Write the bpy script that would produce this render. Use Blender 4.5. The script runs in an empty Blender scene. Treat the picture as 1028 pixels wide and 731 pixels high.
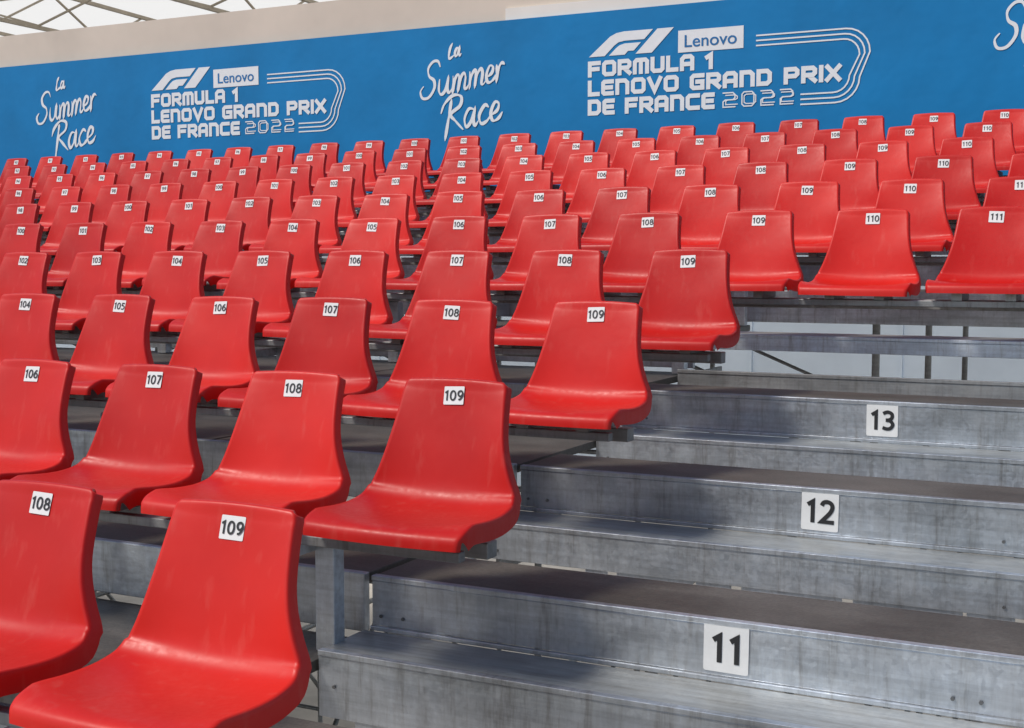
import bpy, bmesh, math, random
from mathutils import Vector, Matrix
random.seed(4)
sc=bpy.context.scene
COL=sc.collection
P=0.5; D=0.913; R=0.177
YC,ZC=-2.054,0.52
# ------------------------------------------------------------------ materials
def newmat(name):
    m=bpy.data.materials.new(name); m.use_nodes=True
    nt=m.node_tree; b=nt.nodes['Principled BSDF']; return m,nt,b
def N(nt,t,**kw):
    n=nt.nodes.new(t)
    for k,v in kw.items(): setattr(n,k,v)
    return n
def noise(nt,scale,detail=4,rough=.6,stretch=None,coord='Object'):
    tc=N(nt,'ShaderNodeTexCoord'); n=N(nt,'ShaderNodeTexNoise')
    n.inputs['Scale'].default_value=scale; n.inputs['Detail'].default_value=detail; n.inputs['Roughness'].default_value=rough
    src=tc.outputs[coord]
    if stretch:
        mp=N(nt,'ShaderNodeMapping'); mp.inputs['Scale'].default_value=stretch
        nt.links.new(src,mp.inputs['Vector']); src=mp.outputs['Vector']
    nt.links.new(src,n.inputs['Vector']); return n
def ramp(nt,fac,stops):
    r=N(nt,'ShaderNodeValToRGB'); e=r.color_ramp.elements
    e[0].position,e[0].color=stops[0][0],(*stops[0][1],1)
    e[1].position,e[1].color=stops[-1][0],(*stops[-1][1],1)
    for p,c in stops[1:-1]:
        x=e.new(p); x.color=(*c,1)
    nt.links.new(fac,r.inputs['Fac']); return r
def mix(nt,fac,a,b,mode='MIX'):
    m=N(nt,'ShaderNodeMix',data_type='RGBA',blend_type=mode)
    if isinstance(fac,(int,float)): m.inputs[0].default_value=fac
    else: nt.links.new(fac,m.inputs[0])
    for s,i in ((a,6),(b,7)):
        if isinstance(s,tuple): m.inputs[i].default_value=(*s,1)
        else: nt.links.new(s,m.inputs[i])
    return m.outputs[2]
def bump(nt,b,h,strength,dist=.01):
    bp=N(nt,'ShaderNodeBump'); bp.inputs['Strength'].default_value=strength; bp.inputs['Distance'].default_value=dist
    nt.links.new(h,bp.inputs['Height']); nt.links.new(bp.outputs['Normal'],b.inputs['Normal'])

def galv(name,base,metal=.85,rough=.3,tint=(1,1,1),con=1.,flat=False):
    m,nt,b=newmat(name)
    n1=noise(nt,2.6,4,.6,stretch=(.6,1,1))
    n2=noise(nt,30,4,.75,stretch=(1,.3,.10) if not flat else (.12,1,1))
    n3=noise(nt,8,4,.65)
    n4=noise(nt,60,3,.6,stretch=(.04,1,1))
    tc=N(nt,'ShaderNodeTexCoord')
    nd=noise(nt,14,2,.5); sc_=N(nt,'ShaderNodeVectorMath',operation='SCALE'); sc_.inputs[3].default_value=.05
    ad=N(nt,'ShaderNodeVectorMath',operation='ADD'); nt.links.new(nd.outputs['Color'],sc_.inputs[0]); nt.links.new(tc.outputs['Object'],ad.inputs[0]); nt.links.new(sc_.outputs[0],ad.inputs[1])
    v=N(nt,'ShaderNodeTexVoronoi'); v.inputs['Scale'].default_value=88; nt.links.new(ad.outputs[0],v.inputs['Vector'])
    t_=lambda f: tuple(min(.95,base*f*t) for t in tint)
    c=ramp(nt,n1.outputs['Fac'],[(.35,t_(1-.32*con)),(.5,t_(1)),(.65,t_(1+.26*con))]).outputs[0]
    g=ramp(nt,v.outputs['Color'],[(0,(.86,.87,.88)),(1,(1.1,1.1,1.1))]).outputs[0]
    c=mix(nt,.6,c,g,'MULTIPLY')
    s=ramp(nt,n2.outputs['Fac'],[(.3,(.5,.46,.42)),(.45,(.95,.95,.95)),(.7,(1.15,1.18,1.22))]).outputs[0]
    c=mix(nt,.6,c,s,'MULTIPLY')
    h=ramp(nt,n4.outputs['Fac'],[(.35,(.78,.77,.76)),(.6,(1.08,1.08,1.08))]).outputs[0]
    c=mix(nt,.6,c,h,'MULTIPLY')
    pt=ramp(nt,n3.outputs['Fac'],[(.50,(0,0,0)),(.66,(.42*con,)*3)]).outputs[0]
    c=mix(nt,pt,c,t_(.5))
    nt.links.new(c,b.inputs['Base Color'])
    mm=N(nt,'ShaderNodeMath',operation='SUBTRACT'); mm.inputs[0].default_value=metal; nt.links.new(pt,mm.inputs[1]); nt.links.new(mm.outputs[0],b.inputs['Metallic'])
    g2=ramp(nt,v.outputs['Color'],[(0,(rough-.02,)*3),(1,(rough+.1,)*3)])
    nt.links.new(g2.outputs[0],b.inputs['Roughness'])
    bump(nt,b,n3.outputs['Fac'],.25,.012)
    return m
M_RISER=galv('galvanised_steel',.58,.82,.34,(.94,.99,1.05))
M_TREAD=galv('worn_metal_tread',.46,.6,.36,(.99,1.01,.98),.9,True)
M_PALE=galv('pale_bluish_panel',.85,.4,.3,(.88,.95,1.07),.4)
M_BEAM=galv('dull_steel',.33,.6,.42)
m,nt,b=newmat('dark_plywood_deck'); M_DECK=m
n1=noise(nt,5,6,.7,stretch=(.25,1,1)); n2=noise(nt,110,2,.6); n3=noise(nt,1.6,4,.6)
c=ramp(nt,n1.outputs['Fac'],[(.3,(.04,.034,.028)),(.55,(.082,.072,.06)),(.8,(.16,.14,.12))]).outputs[0]
c=mix(nt,ramp(nt,n3.outputs['Fac'],[(.42,(0,0,0)),(.7,(.6,.6,.6))]).outputs[0],c,(.19,.175,.155))
c=mix(nt,.5,c,ramp(nt,n2.outputs['Fac'],[(.3,(.5,.5,.5)),(.7,(1.3,1.3,1.3))]).outputs[0],'MULTIPLY')
nt.links.new(c,b.inputs['Base Color']); b.inputs['Roughness'].default_value=.45
bump(nt,b,n2.outputs['Fac'],.3,.003)

m,nt,b=newmat('red_seat_plastic'); M_RED=m
oi=N(nt,'ShaderNodeObjectInfo')
tc=N(nt,'ShaderNodeTexCoord'); va=N(nt,'ShaderNodeVectorMath',operation='ADD'); vm=N(nt,'ShaderNodeVectorMath',operation='SCALE'); vm.inputs[3].default_value=40
cx=N(nt,'ShaderNodeCombineXYZ')
for i in range(3): nt.links.new(oi.outputs['Random'],cx.inputs[i])
nt.links.new(cx.outputs[0],vm.inputs[0]); nt.links.new(tc.outputs['Object'],va.inputs[0]); nt.links.new(vm.outputs[0],va.inputs[1])
def nn(scale,detail,st=None):
    n=N(nt,'ShaderNodeTexNoise'); n.inputs['Scale'].default_value=scale; n.inputs['Detail'].default_value=detail
    src=va.outputs[0]
    if st:
        mp=N(nt,'ShaderNodeMapping'); mp.inputs['Scale'].default_value=st; nt.links.new(src,mp.inputs[0]); src=mp.outputs[0]
    nt.links.new(src,n.inputs['Vector']); return n
a1=nn(5,3); a2=nn(34,5,(1,1,.2)); a3=nn(9,2); a4=nn(70,3)
hue=ramp(nt,oi.outputs['Random'],[(0,(.53,.008,.005)),(.5,(.61,.011,.007)),(1,(.68,.017,.010))]).outputs[0]
c=mix(nt,.5,hue,ramp(nt,a1.outputs['Fac'],[(.3,(.8,.7,.7)),(.7,(1.05,1.1,1.1))]).outputs[0],'MULTIPLY')
dust=ramp(nt,a2.outputs['Fac'],[(.58,(0,0,0)),(.88,(.22,.22,.22))]).outputs[0]
c=mix(nt,dust,c,(.72,.22,.17))
nt.links.new(c,b.inputs['Base Color'])
rr=mix(nt,.5,ramp(nt,a1.outputs['Fac'],[(.3,(.34,)*3),(.7,(.5,)*3)]).outputs[0],ramp(nt,a4.outputs['Fac'],[(.3,(.34,)*3),(.7,(.56,)*3)]).outputs[0])
nt.links.new(rr,b.inputs['Roughness'])
b.inputs['Specular IOR Level'].default_value=.34
bump(nt,b,a3.outputs['Fac'],.14,.012)

def plain(name,col,rough=.6,metal=0,nsc=6,var=.12,bstr=0,spec=.5):
    m,nt,b=newmat(name); n=noise(nt,nsc,4,.6)
    lo=tuple(c*(1-var) for c in col); hi=tuple(min(1,c*(1+var)) for c in col)
    nt.links.new(ramp(nt,n.outputs['Fac'],[(.3,lo),(.7,hi)]).outputs[0],b.inputs['Base Color'])
    b.inputs['Roughness'].default_value=rough; b.inputs['Metallic'].default_value=metal; b.inputs['Specular IOR Level'].default_value=spec
    if bstr: bump(nt,b,n.outputs['Fac'],bstr,.05)
    return m
M_LABEL=plain('white_sticker',(.8,.8,.79),.45,0,20,.05)
M_INK=plain('black_ink',(.02,.02,.022),.5)
M_BLUE=plain('blue_banner_vinyl',(.006,.20,.48),.65,0,1.1,.12,.35,.25)
M_WHITE=plain('white_print',(.82,.84,.86),.6,0,8,.04)
M_BLUEINK=plain('blue_print',(.01,.16,.42),.5)
M_CREAM=plain('cream_fabric',(.66,.57,.48),.8,0,.8,.1,.3)
M_PALECREAM=plain('pale_fabric',(.8,.76,.7),.8,0,1,.06)
M_BACKDROP=plain('pale_blue_backdrop',(.76,.84,.93),.6,0,.6,.08)  # for the added wall that brightens the gaps under the decks
M_TRUSS=plain('beige_truss_steel',(.40,.34,.26),.6)
M_GROUND=plain('gravel_ground',(.42,.39,.35),.95,0,.8,.25,.2)
M_BOLT=plain('bolt_steel',(.2,.2,.2),.35,.8)
m,nt,b=newmat('canopy_membrane'); M_CANOPY=m
b.inputs['Base Color'].default_value=(.9,.88,.84,1); b.inputs['Roughness'].default_value=.7
tr=N(nt,'ShaderNodeBsdfTranslucent'); tr.inputs['Color'].default_value=(.97,.94,.86,1)
ms=N(nt,'ShaderNodeMixShader'); ms.inputs[0].default_value=.92
nt.links.new(b.outputs[0],ms.inputs[1]); nt.links.new(tr.outputs[0],ms.inputs[2]); nt.links.new(ms.outputs[0],nt.nodes['Material Output'].inputs[0])

# ------------------------------------------------------------------ helpers
def link(o,parent=None):
    COL.objects.link(o)
    if parent: o.parent=parent
    return o
def empty(name,loc=(0,0,0)):
    e=bpy.data.objects.new(name,None); e.location=loc; e.empty_display_size=.2; return link(e)
def addbox(bm,x0,x1,y0,y1,z0,z1,mi=0):
    v=[bm.verts.new((x,y,z)) for x in (x0,x1) for y in (y0,y1) for z in (z0,z1)]
    for f in ((0,1,3,2),(4,6,7,5),(0,4,5,1),(2,3,7,6),(0,2,6,4),(1,5,7,3)):
        fc=bm.faces.new([v[i] for i in f]); fc.material_index=mi
def meshobj(name,bm,mats,parent=None,loc=(0,0,0),bev=0,smooth=False):
    bmesh.ops.recalc_face_normals(bm,faces=bm.faces)
    me=bpy.data.meshes.new(name); bm.to_mesh(me); bm.free()
    for mt in mats: me.materials.append(mt)
    if smooth:
        for p in me.polygons: p.use_smooth=True
    o=bpy.data.objects.new(name,me); o.location=loc; link(o,parent)
    if bev:
        md=o.modifiers.new('bev','BEVEL'); md.width=bev; md.segments=2; md.limit_method='ANGLE'
    return o
def catmull(pts,n):
    out=[]; L=len(pts)
    for i in range(L-1):
        p0=pts[max(i-1,0)];p1=pts[i];p2=pts[i+1];p3=pts[min(i+2,L-1)]
        for j in range(n):
            t=j/n
            out.append(tuple(.5*((2*b)+(-a+c)*t+(2*a-5*b+4*c-d)*t*t+(-a+3*b-3*c+d)*t**3) for a,b,c,d in zip(p0,p1,p2,p3)))
    out.append(tuple(pts[-1])); return out
def ribbon(bm,pts,w,y,closed=False,taper=False,mi=0,rise=.00002):
    n=len(pts); L=[];Rr=[]
    for i,(x,z) in enumerate(pts):
        if closed: a=pts[i-1]; b2=pts[(i+1)%n]
        else: a=pts[max(i-1,0)]; b2=pts[min(i+1,n-1)]
        d1=Vector((x-a[0],z-a[1])); d2=Vector((b2[0]-x,b2[1]-z))
        if d1.length<1e-9:d1=d2
        if d2.length<1e-9:d2=d1
        d1.normalize(); d2.normalize(); t=(d1+d2)
        if t.length<1e-6:t=d1.copy()
        t.normalize(); nrm=Vector((-t.y,t.x)); k=1/max(.45,nrm.dot(Vector((-d1.y,d1.x))))
        ww=w
        if taper:
            f=i/(n-1); ww=w*(.6+.6*abs(math.sin(f*7+x*9)))*(min(1,.3+f*6)*min(1,.3+(1-f)*6))
        yy=y-rise*i
        L.append(bm.verts.new((x+nrm.x*ww*k,yy,z+nrm.y*ww*k))); Rr.append(bm.verts.new((x-nrm.x*ww*k,yy,z-nrm.y*ww*k)))
    for i in range(n if closed else n-1):
        j=(i+1)%n
        f=bm.faces.new((L[i],L[j],Rr[j],Rr[i])); f.material_index=mi
def ell(cx,cy,rx,ry,n=22): return [(cx+rx*math.cos(2*math.pi*i/n),cy+ry*math.sin(2*math.pi*i/n)) for i in range(n)]
six=catmull([(.5,.97),(.27,.9),(.06,.58),(.03,.28),(.14,.05),(.3,0),(.5,.08),(.57,.3),(.48,.52),(.3,.6),(.12,.5),(.05,.32)],5)
DG={'0':(.6,[(1,[(.3+.29*math.copysign(abs(math.cos(a))**.85,math.cos(a)),.5+.5*math.sin(a)) for a in [2*math.pi*i/26 for i in range(26)]])]),
'1':(.42,[(0,[(.04,.80),(.3,.97),(.3,-.08)])]),
'2':(.6,[(0,catmull([(.03,.8),(.12,.95),(.3,1),(.5,.92),(.56,.72),(.46,.48),(.22,.2),(.03,.0)],4)+[(.66,0)])]),
'3':(.6,[(0,catmull([(.0,.9),(.26,1),(.5,.9),(.52,.68),(.38,.55),(.16,.52)],4)),(0,catmull([(.16,.52),(.42,.48),(.57,.28),(.46,.06),(.24,0),(-.02,.07)],4))]),
'4':(.62,[(0,[(.44,-.08),(.44,1.0),(.02,.29),(.68,.29)])]),
'5':(.6,[(0,[(.56,1),(.12,1),(.08,.56)]),(0,catmull([(.06,.56),(.3,.6),(.52,.48),(.56,.25),(.42,.05),(.2,0),(-.02,.05)],4))]),
'6':(.6,[(0,six)]),'9':(.6,[(0,[(.6-a,1-b) for a,b in six])]),
'7':(.58,[(0,[(-.04,1),(.54,1),(.18,-.08)])]),
'8':(.6,[(1,ell(.3,.76,.23,.24)),(1,ell(.3,.265,.28,.265))])}
def label_mesh(txt,w,h,H,wt,name,sx=.95):
    bm=bmesh.new()
    hh=H*(1-2*wt); gap=.12+wt*2
    tot=sum(DG[c][0]+gap for c in txt)-gap; x=-tot*H*sx/2; k=0
    for c in txt:
        for cl,pts in DG[c][1]:
            ribbon(bm,[(x+a*H*sx,(b-.5)*hh) for a,b in pts],wt*H,-.0012-.0003*(k%3),closed=bool(cl),mi=1,rise=.000002); k+=1
        x+=(DG[c][0]+gap)*H*sx
    r=h*.05; pts=[]
    for cx_,cz_,a0 in ((w/2-r,h/2-r,0),(-w/2+r,h/2-r,90),(-w/2+r,-h/2+r,180),(w/2-r,-h/2+r,270)):
        for k in range(4):
            a=math.radians(a0+k*30); pts.append((cx_+r*math.cos(a),0,cz_+r*math.sin(a)))
    f=bm.faces.new([bm.verts.new(p) for p in pts]); f.material_index=0
    me=bpy.data.meshes.new(name); bm.to_mesh(me); bm.free(); me.materials.append(M_LABEL); me.materials.append(M_INK)
    return me
def text_mesh(txt,size,offset=0.0):
    cu=bpy.data.curves.new('t','FONT'); cu.body=txt; cu.size=size; cu.align_x='CENTER'; cu.align_y='CENTER'; cu.offset=offset
    o=bpy.data.objects.new('t',cu); COL.objects.link(o)
    bpy.context.view_layer.update()
    dg=bpy.context.evaluated_depsgraph_get(); me=bpy.data.meshes.new_from_object(o.evaluated_get(dg))
    bpy.data.objects.remove(o); bpy.data.curves.remove(cu); return me

# ------------------------------------------------------------------ seat shell
prof=[(.040,.004,.124),(.034,.024,.130),(.023,.0335,.135),(.013,.034,.138),(.008,.029,.143),(.005,.016,.1465),(0,0,.148),(-.013,-.05,.153),(-.027,-.1,.160),
 (-.041,-.15,.171),(-.053,-.2,.188),(-.062,-.235,.204),(-.074,-.258,.212),(-.100,-.276,.216),(-.15,-.286,.218),(-.2,-.288,.219),(-.25,-.286,.219),
 (-.305,-.281,.219),(-.350,-.279,.218),(-.372,-.284,.215),(-.382,-.296,.212),(-.385,-.318,.210)]
pp=catmull(prof,3)
bm=bmesh.new(); us=[-1,-.96,-.88,-.74,-.56,-.36,-.18,0,.18,.36,.56,.74,.88,.96,1]
rows=[]
for i,(y,z,w) in enumerate(pp):
    a=pp[max(i-1,0)];b_=pp[min(i+1,len(pp)-1)]
    t=Vector((b_[0]-a[0],b_[1]-a[1])).normalized(); nrm=Vector((t.y,-t.x))
    if nrm.x>0 and z>-.2 and y<.01: nrm=-nrm
    if z<-.27 and nrm.y<0: nrm=-nrm
    if y<.01: dish=.017*math.sin(math.pi*min(1,max(0,(0.03-z)/.30)*.9)) if z>-.25 else .016
    else: dish=0
    if y<-.32: dish=.016*max(0,1-(-.32-y)/.05)
    if y>-.03: fl=.028
    else: fl=.028+.020*min(1,(-.03-y)/.06)
    if y<-.35: fl=.048-.036*min(1,(-.35-y)/.03)
    r=[(-(w+.0068),-fl),(-(w+.0062),-min(.012,fl*.6)),(-(w+.004),-.003)]
    for u in us: r.append((u*w,dish*(abs(u)**2.4)))
    r+=[(w+.004,-.003),(w+.0062,-min(.012,fl*.6)),(w+.0068,-fl)]
    vs=[]
    for j,(x,n) in enumerate(r):
        if j<3 or j>=len(r)-3: n+=dish
        bow=-.012*(1-(x/.21)**2)*min(1,(-.2-y)/.12) if y<-.2 else 0
        topb=.005*(1-(x/.14)**2) if z>.015 else 0
        vs.append(bm.verts.new((x,y+nrm.x*n+bow,z+nrm.y*n+topb)))
    rows.append(vs)
for i in range(len(rows)-1):
    for j in range(len(rows[0])-1):
        bm.faces.new((rows[i][j],rows[i][j+1],rows[i+1][j+1],rows[i+1][j]))
bmesh.ops.recalc_face_normals(bm,faces=bm.faces)
SEAT=bpy.data.meshes.new('seat_shell'); bm.to_mesh(SEAT); bm.free(); SEAT.materials.append(M_RED)
for p in SEAT.polygons: p.use_smooth=True

labels={}
def xof(n): return P*(n-109)+(.021 if n>=109 else 0)
def px(X,Y,Z):
    dx,dy=X-1.692,Y-YC; f=-.4523*dx+.8919*dy
    return 514+1314*(.8919*dx+.4523*dy)/max(f,.1), f
for k in range(10):
    for n in range(70,125):
        if k<4 and n>109: continue
        x,f=px(xof(n),D*k,R*k)
        if f<.5 or x<-230 or x>1028+230: continue
        o=bpy.data.objects.new('stadium_seat',SEAT); link(o)
        o.location=(xof(n)+random.uniform(-.006,.006),D*k+random.uniform(-.006,.006),R*k+random.uniform(-.002,.002))
        o.rotation_euler=(random.uniform(-.022,.022),random.uniform(-.009,.009),random.uniform(-.022,.022))
        if n not in labels: labels[n]=label_mesh(str(n),.059,.048,.028,.08,'number_label_%d'%n,.88)
        l=bpy.data.objects.new('number_label',labels[n]); link(l,o)
        l.location=(random.uniform(-.005,.005),-.0035,random.uniform(-.003,.003)-.006); l.rotation_euler=(-.27,random.uniform(-.05,.05),0)

# ------------------------------------------------------------------ seat rails and posts
XL,XR=-26,9
for k in range(10):
    e=empty('seat_support_rail',(0,D*k,R*k))
    xr=.215 if k<4 else XR
    bm=bmesh.new()
    addbox(bm,XL,xr,-.185,-.135,-.384,-.342)
    addbox(bm,XL,xr-.01,-.31,-.28,-.368,-.342)
    meshobj('rail',bm,[M_BEAM],e,bev=.003)
    bm=bmesh.new()
    xs=[-.29]+[-.29-1.5*i for i in range(1,17)]
    if k>=4: xs+=[1.21+1.5*i for i in range(5)]
    for x in xs:
        addbox(bm,x-.03,x+.03,-.155,-.105,-.69,-.3855)
        addbox(bm,x-.032,x-.026,-.30,-.10,-.42,-.387)
    meshobj('posts',bm,[M_RISER],e,bev=.003)
    bm=bmesh.new()
    for n in range(84,118):
        if k<4 and n>109: continue
        for s in (-.1,.1):
            addbox(bm,xof(n)+s-.02,xof(n)+s+.02,-.32,-.12,-.341,-.308)
    meshobj('seat_clamps',bm,[M_BEAM],e)

# ------------------------------------------------------------------ seating deck
deck=empty('grandstand_deck')
for k in range(-1,12):
    y0=.013+D*(k-1); z=-.517+R*(k-1)
    x1=-.275 if k<=5 else XR
    bm=bmesh.new()
    x=XL
    while x<x1-.01:
        xe=min(x+2.44,x1); dz=random.uniform(-.002,.002)
        addbox(bm,x+.002,xe-.002,y0+.03,y0+D-.012,z-.03,z+dz); x=xe
    meshobj('floor_board',bm,[M_DECK],deck,bev=.003)
    bm=bmesh.new(); addbox(bm,XL,x1,y0,y0+.027,z-.16,z+.004)
    meshobj('riser',bm,[M_RISER],deck,bev=.003)
    bm=bmesh.new()
    for x in [XL+2*i for i in range(18)]:
        if x<x1: addbox(bm,x,x+.06,y0+.06,y0+D-.05,z-.12,z-.034)
    meshobj('joists',bm,[M_BEAM],deck)
def tube(bm,a,b2,r=.024,seg=6):
    a=Vector(a);b2=Vector(b2); d=(b2-a).normalized(); u=d.orthogonal().normalized(); v=d.cross(u)
    A=[bm.verts.new(a+r*(math.cos(q*2*math.pi/seg)*u+math.sin(q*2*math.pi/seg)*v)) for q in range(seg)]
    B=[bm.verts.new(b2+r*(math.cos(q*2*math.pi/seg)*u+math.sin(q*2*math.pi/seg)*v)) for q in range(seg)]
    for q in range(seg): bm.faces.new((A[q],A[(q+1)%seg],B[(q+1)%seg],B[q]))
bm=bmesh.new()
for i in range(17):
    x=-25+2.1*i
    for jy in range(7):
        y=-1.6+1.75*jy; top=-.517+R*((y-.013)/D)-.32
        tube(bm,(x,y,-4.5),(x,y,top))
        if jy<6: tube(bm,(x,y,-3.9+(jy%2)*2.0),(x,y+1.75,-1.9-(jy%2)*2.0),.02); tube(bm,(x,y,-2.2),(x,y+1.75,-2.2),.02)
for jy in range(7):
    y=-1.6+1.75*jy
    for z in (-2.2,-3.4): tube(bm,(-25,y+.05,z),(8.6,y+.05,z),.02)
    if jy>3: tube(bm,(-25,y+.05,-.95),(8.6,y+.05,-.95),.02)
    if jy>4: 
        for i in range(16): tube(bm,(-25+2.1*i,y+.09,-.95+(i%2)*.85),(-22.9+2.1*i,y+.09,-.1-(i%2)*.85),.016)
meshobj('understructure_scaffold',bm,[M_BEAM],deck,smooth=True)

# ------------------------------------------------------------------ aisle staircase
st=empty('metal_staircase')
xa=-.25; xb=6.
def bolts(bm,xs,y,z,r=.005):
    for x in xs:
        v=[bm.verts.new((x+r*math.cos(a*math.pi/3),yy,z+r*math.sin(a*math.pi/3))) for yy in (y-.005,y) for a in range(6)]
        bm.faces.new(v[:6])
        for a in range(6): bm.faces.new((v[a],v[(a+1)%6],v[6+(a+1)%6],v[6+a]))
for j in range(-3,4):     # j=0 -> step 11
    y=YC+2.98+D*j; z=ZC-(.858-R*j)
    top=(j==3)
    bm=bmesh.new()
    fh=.137 if not top else .070
    addbox(bm,xa,xb,y,y+.004,z-fh,z-.014,0)
    addbox(bm,xa,xb,y-.004,y+.02,z-.0135,z+.001,0)
    if not top: addbox(bm,xa,xb,y-.012,y+.004,z-.150,z-.1375,0)
    meshobj('labelled_riser',bm,[M_PALE if top else M_RISER],st,bev=.002)
    bm=bmesh.new(); addbox(bm,xa,xb,y+.021,y+.31,z-.03,z-.002)
    meshobj('dark_tread',bm,[M_DECK if not top else M_TREAD],st,bev=.002)
    zb=z-.137-.014; yb=YC+2.753+D*j
    if not top:
        bm=bmesh.new()
        addbox(bm,xa-.02,xb,yb+.02,y-.0125,zb-.02,zb)
        meshobj('metal_tread',bm,[M_TREAD],st,bev=.002)
    bh=.118 if j!=0 else .175
    bm=bmesh.new()
    addbox(bm,xa-.02,xb,yb,yb+.0045,zb-bh,zb-.013)
    addbox(bm,xa-.02,xb,yb-.004,yb+.019,zb-.0125,zb+.002)
    x=xa
    while x<xb:
        L=random.uniform(.04,.35); addbox(bm,x,x+L,yb+.006,yb+.01,zb-bh-random.choice((.012,.02,.002)),zb-.02); x+=L+random.choice((.01,.03,.06,.12))
    meshobj('lower_riser',bm,[M_RISER if not top else M_BEAM],st,bev=.0015)
    bm=bmesh.new()
    for x in (xa+.01,1.3,2.9,4.4):
        addbox(bm,x,x+.012,yb+.03,y+.28,z-.32,z-.17)
    meshobj('stringer',bm,[M_BEAM],st)
    if not top:
        bm=bmesh.new()
        bolts(bm,(xa+.03,xa+.10,1.28,1.34,2.88),y-.0005,z-.11); bolts(bm,(xa+.03,1.31,2.9),yb-.0005,zb-.09)
        meshobj('bolts',bm,[M_BOLT],st)
for j,t in ((0,'11'),(1,'12'),(2,'13'),(-1,'10')):
    y=YC+2.98+D*j; z=ZC-(.858-R*j)
    o=bpy.data.objects.new('step_number_label',label_mesh(t,.112,.118,.074,.085,'step_number_label',.82)); link(o,st)
    o.location=(.758,y-.003,z-.068); o.rotation_euler=(0,random.uniform(-.02,.02),0)

# ------------------------------------------------------------------ banner
YB=9.0
ban=empty('advertising_banner',(0,YB,0))
bm=bmesh.new(); addbox(bm,XL,8,0,.02,1.2,2.765); meshobj('vinyl_sheet',bm,[M_BLUE],ban)
G={'F':(.8,[[(0,0),(0,1),(.8,1)],[(.12,.5),(.7,.5)]]),
'O':(.9,[[(.15,0),(0,.15),(0,.85),(.15,1),(.75,1),(.9,.85),(.9,.15),(.75,0),'c']]),
'R':(.85,[[(0,0),(0,1),(.7,1),(.85,.85),(.85,.6),(.7,.45),(.14,.45)],[(.45,.36),(.85,0)]]),
'M':(1.05,[[(0,0),(0,.85),(.15,1),(.9,1),(1.05,.85),(1.05,0)],[(.52,.88),(.52,0)]]),
'U':(.85,[[(0,1),(0,.15),(.15,0),(.7,0),(.85,.15),(.85,1)]]),
'L':(.7,[[(0,1),(0,0),(.7,0)]]),
'A':(.85,[[(0,0),(0,.8),(.2,1),(.7,1),(.85,.85),(.85,0)],[(.12,.38),(.73,.38)]]),
'1':(.3,[[(0,.82),(.3,1),(.3,0)]]),
'E':(.75,[[(.75,1),(.1,1),(0,.9),(0,.1),(.1,0),(.75,0)],[(.12,.5),(.68,.5)]]),
'N':(.85,[[(0,0),(0,1),(.65,1),(.85,.8),(.85,0)]]),
'V':(.9,[[(0,1),(.45,0),(.9,1)]]),
'G':(.85,[[(.85,1),(.15,1),(0,.85),(0,.15),(.15,0),(.85,0),(.85,.5),(.45,.5)]]),
'D':(.85,[[(0,0),(0,1),(.65,1),(.85,.8),(.85,.2),(.65,0),(.12,0)]]),
'P':(.85,[[(0,0),(0,1),(.7,1),(.85,.85),(.85,.6),(.7,.45),(.14,.45)]]),
'I':(.0,[[(0,0),(0,1)]]),'X':(.85,[[(0,0),(.85,1)],[(0,1),(.85,0)]]),
'C':(.85,[[(.85,1),(.15,1),(0,.85),(0,.15),(.15,0),(.85,0)]]),
'2':(.85,[[(0,1),(.7,1),(.85,.85),(.85,.62),(.7,.5),(.15,.5),(0,.38),(0,0),(.85,0)]]),
'0':(.85,[[(.15,0),(0,.15),(0,.85),(.15,1),(.7,1),(.85,.85),(.85,.15),(.7,0),'c']]),' ':(.3,[])}
def techno(bm,txt,x0,z0,H,width,rad,gap=.46):
    h=H-2*rad
    tot=sum(G[c][0]+gap for c in txt)-gap
    sx=(width-2*rad)/tot; x=x0+rad; yi=0
    for c in txt:
        for s in G[c][1]:
            cl=s[-1]=='c'; pts=[(x+a*sx,z0+rad+b*h) for a,b in (s[:-1] if cl else s)]
            if not cl and len(pts)>1:
                a,b2=Vector(pts[0]),Vector(pts[1]); pts[0]=tuple(a+(a-b2).normalized()*rad)
                a,b2=Vector(pts[-1]),Vector(pts[-2]); pts[-1]=tuple(a+(a-b2).normalized()*rad)
            ribbon(bm,pts,rad,-.004-.0004*(yi%4),closed=cl); yi+=1
        x+=(G[c][0]+gap)*sx
def poly(bm,pts,y,mi=0):
    f=bm.faces.new([bm.verts.new((a,y,b)) for a,b in pts]); f.material_index=mi
    bmesh.ops.triangulate(bm,faces=[f])
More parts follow.
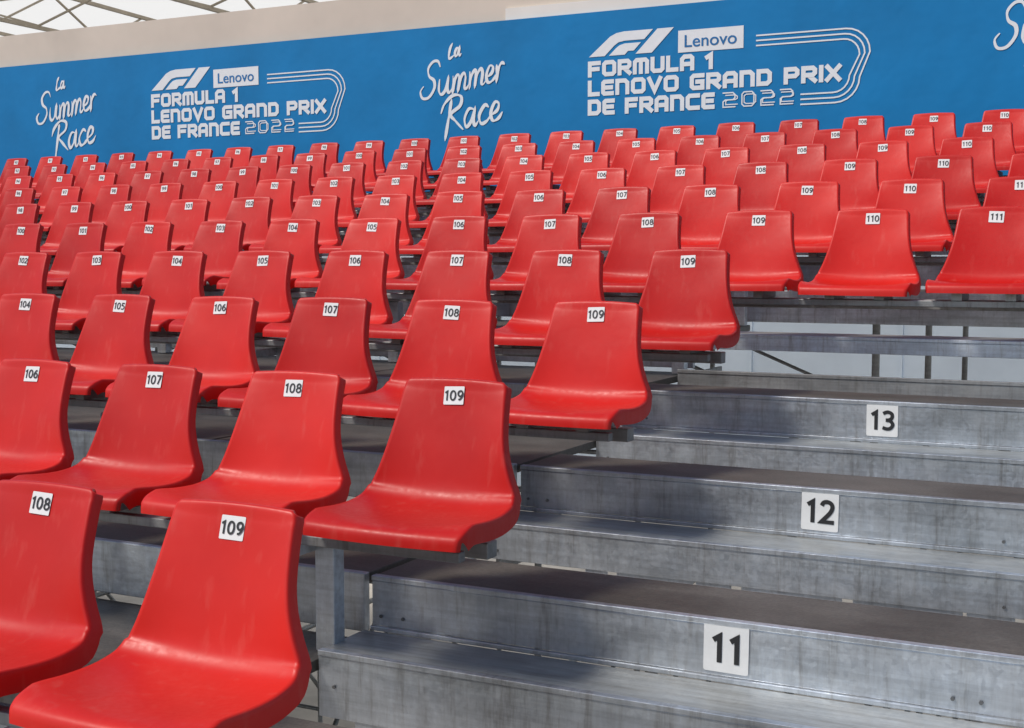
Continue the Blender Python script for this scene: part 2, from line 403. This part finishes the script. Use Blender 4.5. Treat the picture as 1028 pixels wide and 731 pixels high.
def raceLogo(X0):
    bm=bmesh.new()
    techno(bm,'FORMULA 1',X0,2.184,.143,1.18,.019)
    techno(bm,'LENOVO GRAND PRIX',X0,2.013,.143,2.29,.019)
    techno(bm,'DE FRANCE',X0,1.842,.143,1.2,.019)
    techno(bm,'2022',X0+1.27,1.846,.132,.62,.0055,gap=.5)
    techno(bm,'2022',X0+1.295,1.868,.088,.60,.0045,gap=.5)
    s=.205; ox,oz=X0+.01,2.365
    q=lambda L:[(ox+a*s,oz+b*s) for a,b in L]
    poly(bm,q([(0,0),(.75,0),(1.2,.42),(1.4,.55),(1.7,.6),(2.6,.6),(3.0,1),(1.65,1),(1.3,.95),(1.0,.82)]),-.004)
    poly(bm,q([(.95,0),(1.28,.3),(1.45,.42),(1.7,.48),(2.45,.48),(2.12,.15),(1.85,.15),(1.7,0)]),-.004)
    poly(bm,q([(2.2,0),(2.95,0),(3.95,1),(3.2,1)]),-.004)
    for i in range(3):
        o=.042*i; x1=X0+2.52-o; zt=2.44-o; zb=1.84+o; pts=[(X0+1.56,zt)]
        r=.2-o*.8
        for a in range(90,-1,-15): pts.append((x1-r+r*math.cos(math.radians(a)),zt-r+r*math.sin(math.radians(a))))
        for a in range(0,-91,-15): pts.append((x1-.08-r+r*math.cos(math.radians(a)),zb+r+r*math.sin(math.radians(a))))
        pts.append((X0+1.95,zb)); ribbon(bm,pts,.0065,-.004)
    poly(bm,[(X0+.86,2.345),(X0+1.45,2.345),(X0+1.45,2.535),(X0+.86,2.535)],-.004)
    tm=text_mesh('Lenovo',.15,.0012); b2=bmesh.new(); b2.from_mesh(tm)
    xs=[v.co.x for v in b2.verts]; ys=[v.co.y for v in b2.verts]; w=(max(xs)-min(xs)); cx=(max(xs)+min(xs))/2; cy=(max(ys)+min(ys))/2
    vm={}
    for v in b2.verts: vm[v]=bm.verts.new((X0+1.155+(v.co.x-cx)*.47/w,-.0065,2.44+(v.co.y-cy)))
    for f in b2.faces: bm.faces.new([vm[v] for v in f.verts]).material_index=1
    b2.free()
    meshobj('race_title_print',bm,[M_WHITE,M_BLUEINK],ban)
S={'S':(1.15,[[(1.15,1.75),(.95,2.15),(.55,2.2),(.2,1.85),(.3,1.35),(.7,1.0),(.75,.5),(.35,.02),(-.15,.05),(-.35,.5),(-.1,.8)]]),
'u':(1.05,[[(0,1),(-.02,.3),(.2,0),(.5,.25),(.68,1),(.64,.3),(.8,0),(1.05,.25)]]),
'm':(1.3,[[(0,1),(.05,.5),(.03,0),(.15,.7),(.38,1),(.5,.75),(.45,0),(.6,.7),(.85,1),(1.0,.7),(.95,.1),(1.1,0),(1.3,.2)]]),
'e':(.75,[[(0,.35),(.4,.55),(.48,.9),(.22,1.02),(0,.5),(.15,.03),(.5,.08),(.75,.4)]]),
'r':(.6,[[(0,1),(.06,.5),(.04,0),(.15,.7),(.38,1.02),(.62,.88)]]),
'R':(1.25,[[(.32,1.8),(.2,.9),(.0,-.5)],[(-.35,1.1),(-.15,1.6),(.4,1.98),(.95,1.8),(.9,1.3),(.3,.95),(.65,.5),(1.2,-.1)]]),
'a':(.95,[[(.6,.9),(.25,1),(0,.5),(.15,.02),(.45,.3),(.65,.98),(.6,.3),(.72,0),(.95,.25)]]),
'c':(.75,[[(.6,.82),(.32,1),(0,.5),(.15,.02),(.5,.08),(.75,.35)]]),
'L':(.9,[[(.5,1.8),(.15,1.2),(0,.15),(.25,-.02),(.9,.3)]])}
def script(bm,txt,x0,z0,H,rot,rad,sx=1.):
    c,s=math.cos(rot),math.sin(rot); x=0; yi=0
    for ch in txt:
        w,st_=S[ch]
        for pl in st_:
            pts=[]
            for a,b_ in catmull(pl,5):
                a=x+a*sx; a2=a+.22*b_; 
                pts.append((x0+H*(a2*c-b_*s),z0+H*(a2*s+b_*c)))
            ribbon(bm,pts,rad,-.004-.0009*(yi%3),taper=True); yi+=1
        x+=(w+.0)*sx
def summer(X0,dz=0):
    bm=bmesh.new(); r=math.radians(9)
    script(bm,'La',X0+.36,2.455+dz,.075,r,.011)
    script(bm,'Summer',X0+.09,2.09+dz,.148,r,.0135,.96)
    script(bm,'Race',X0+.32,1.76+dz,.165,r,.0145,1.02)
    meshobj('summer_race_print',bm,[M_WHITE],ban)
for i in (-3,-2,-1,0,1): raceLogo(-3.14+5.16*i)
for i in (-3,-2,-1,0): summer(-4.95+5.10*i)
summer(.30,.10)
w=empty('fabric_wall',(0,YB+.06,0))
bm=bmesh.new(); addbox(bm,XL,8,0,.03,1.0,3.13); meshobj('cream_cloth',bm,[M_CREAM],w)
bm=bmesh.new(); addbox(bm,-4.0,8,-.025,-.003,2.5,2.88); meshobj('pale_strip',bm,[M_PALECREAM],w)
bm=bmesh.new()
for i in range(30): addbox(bm,-60+3*i,-57.05+3*i,24,24.04,-4.5,1.0)
for i in range(31): addbox(bm,-60.06+3*i,-60.01+3*i,23.95,24.08,-4.5,1.1)
meshobj('added_backdrop',bm,[M_BACKDROP])  # added pale wall, makes gaps under the stand look bright and bluish
# canopy
cn=empty('canopy_roof',(0,0,0))
bm=bmesh.new()
v=[bm.verts.new(p) for p in ((-45,10.5,5.2),(10,10.5,5.2),(10,32,4.6),(-45,32,4.6))]; bm.faces.new(v)
meshobj('membrane',bm,[M_CANOPY],cn)
bm=bmesh.new()
def strut(a,b2,w_=.02):
    d=(b2-a).normalized(); s_=d.cross(Vector((0,1,.1))).normalized()*w_; t_=d.cross(s_).normalized()*w_
    vs=[bm.verts.new(p+o1) for p in (a,b2) for o1 in (s_+t_,s_-t_,-s_-t_,-s_+t_)]
    for f in ((0,1,5,4),(1,2,6,5),(2,3,7,6),(3,0,4,7)): bm.faces.new([vs[h] for h in f])
for i in range(14):
    x=-44+3.6*i; strut(Vector((x,10.6,4.4)),Vector((x,31,4.2)),.03); strut(Vector((x,10.6,5.1)),Vector((x,31,4.5)),.03)
    for q in range(9):
        y=11+2.2*q; strut(Vector((x,y,4.35)),Vector((x,y+1.1,4.95)),.015); strut(Vector((x,y+1.1,4.95)),Vector((x,y+2.2,4.35)),.015)
for y in (14,20,26):
    strut(Vector((-44,y,4.9)),Vector((9,y,4.9)),.025)
    for i in range(13): 
        x=-44+3.6*i; strut(Vector((x,y,4.4)),Vector((x+1.8,y,4.9)),.015); strut(Vector((x+1.8,y,4.9)),Vector((x+3.6,y,4.4)),.015)
meshobj('trusses',bm,[M_TRUSS],cn)
# ground
bm=bmesh.new(); v=[bm.verts.new(p) for p in ((-400,-400,-4.5),(400,-400,-4.5),(400,400,-4.5),(-400,400,-4.5))]; bm.faces.new(v)
meshobj('ground',bm,[M_GROUND])

# ------------------------------------------------------------------ light
sun_el,sun_az=50,224
w=bpy.data.worlds.new('World'); sc.world=w; w.use_nodes=True; nt=w.node_tree
sky=nt.nodes.new('ShaderNodeTexSky'); sky.sky_type='NISHITA'; sky.sun_disc=False
sky.sun_elevation=math.radians(sun_el); sky.sun_rotation=math.radians(sun_az)
nt.links.new(sky.outputs[0],nt.nodes['Background'].inputs[0]); nt.nodes['Background'].inputs[1].default_value=.115
sl=bpy.data.lights.new('sun','SUN'); sl.energy=2.9; sl.angle=math.radians(12); sl.color=(1,.94,.85)
so=bpy.data.objects.new('sun',sl); link(so)
dv=Vector((math.sin(math.radians(sun_az))*math.cos(math.radians(sun_el)),math.cos(math.radians(sun_az))*math.cos(math.radians(sun_el)),math.sin(math.radians(sun_el))))
so.rotation_euler=dv.to_track_quat('Z','Y').to_euler()
sc.view_settings.view_transform='Standard'; sc.view_settings.look='None'; sc.view_settings.exposure=0
# ------------------------------------------------------------------ camera
cd=bpy.data.cameras.new('camera'); cd.lens=36*1314.1/1028; cd.sensor_width=36; cd.clip_end=2000; cd.clip_start=.05
co=bpy.data.objects.new('camera',cd); link(co); co.location=(1.692,YC,ZC)
co.rotation_euler=(math.radians(90-4.47),0,math.radians(26.89)); sc.camera=co
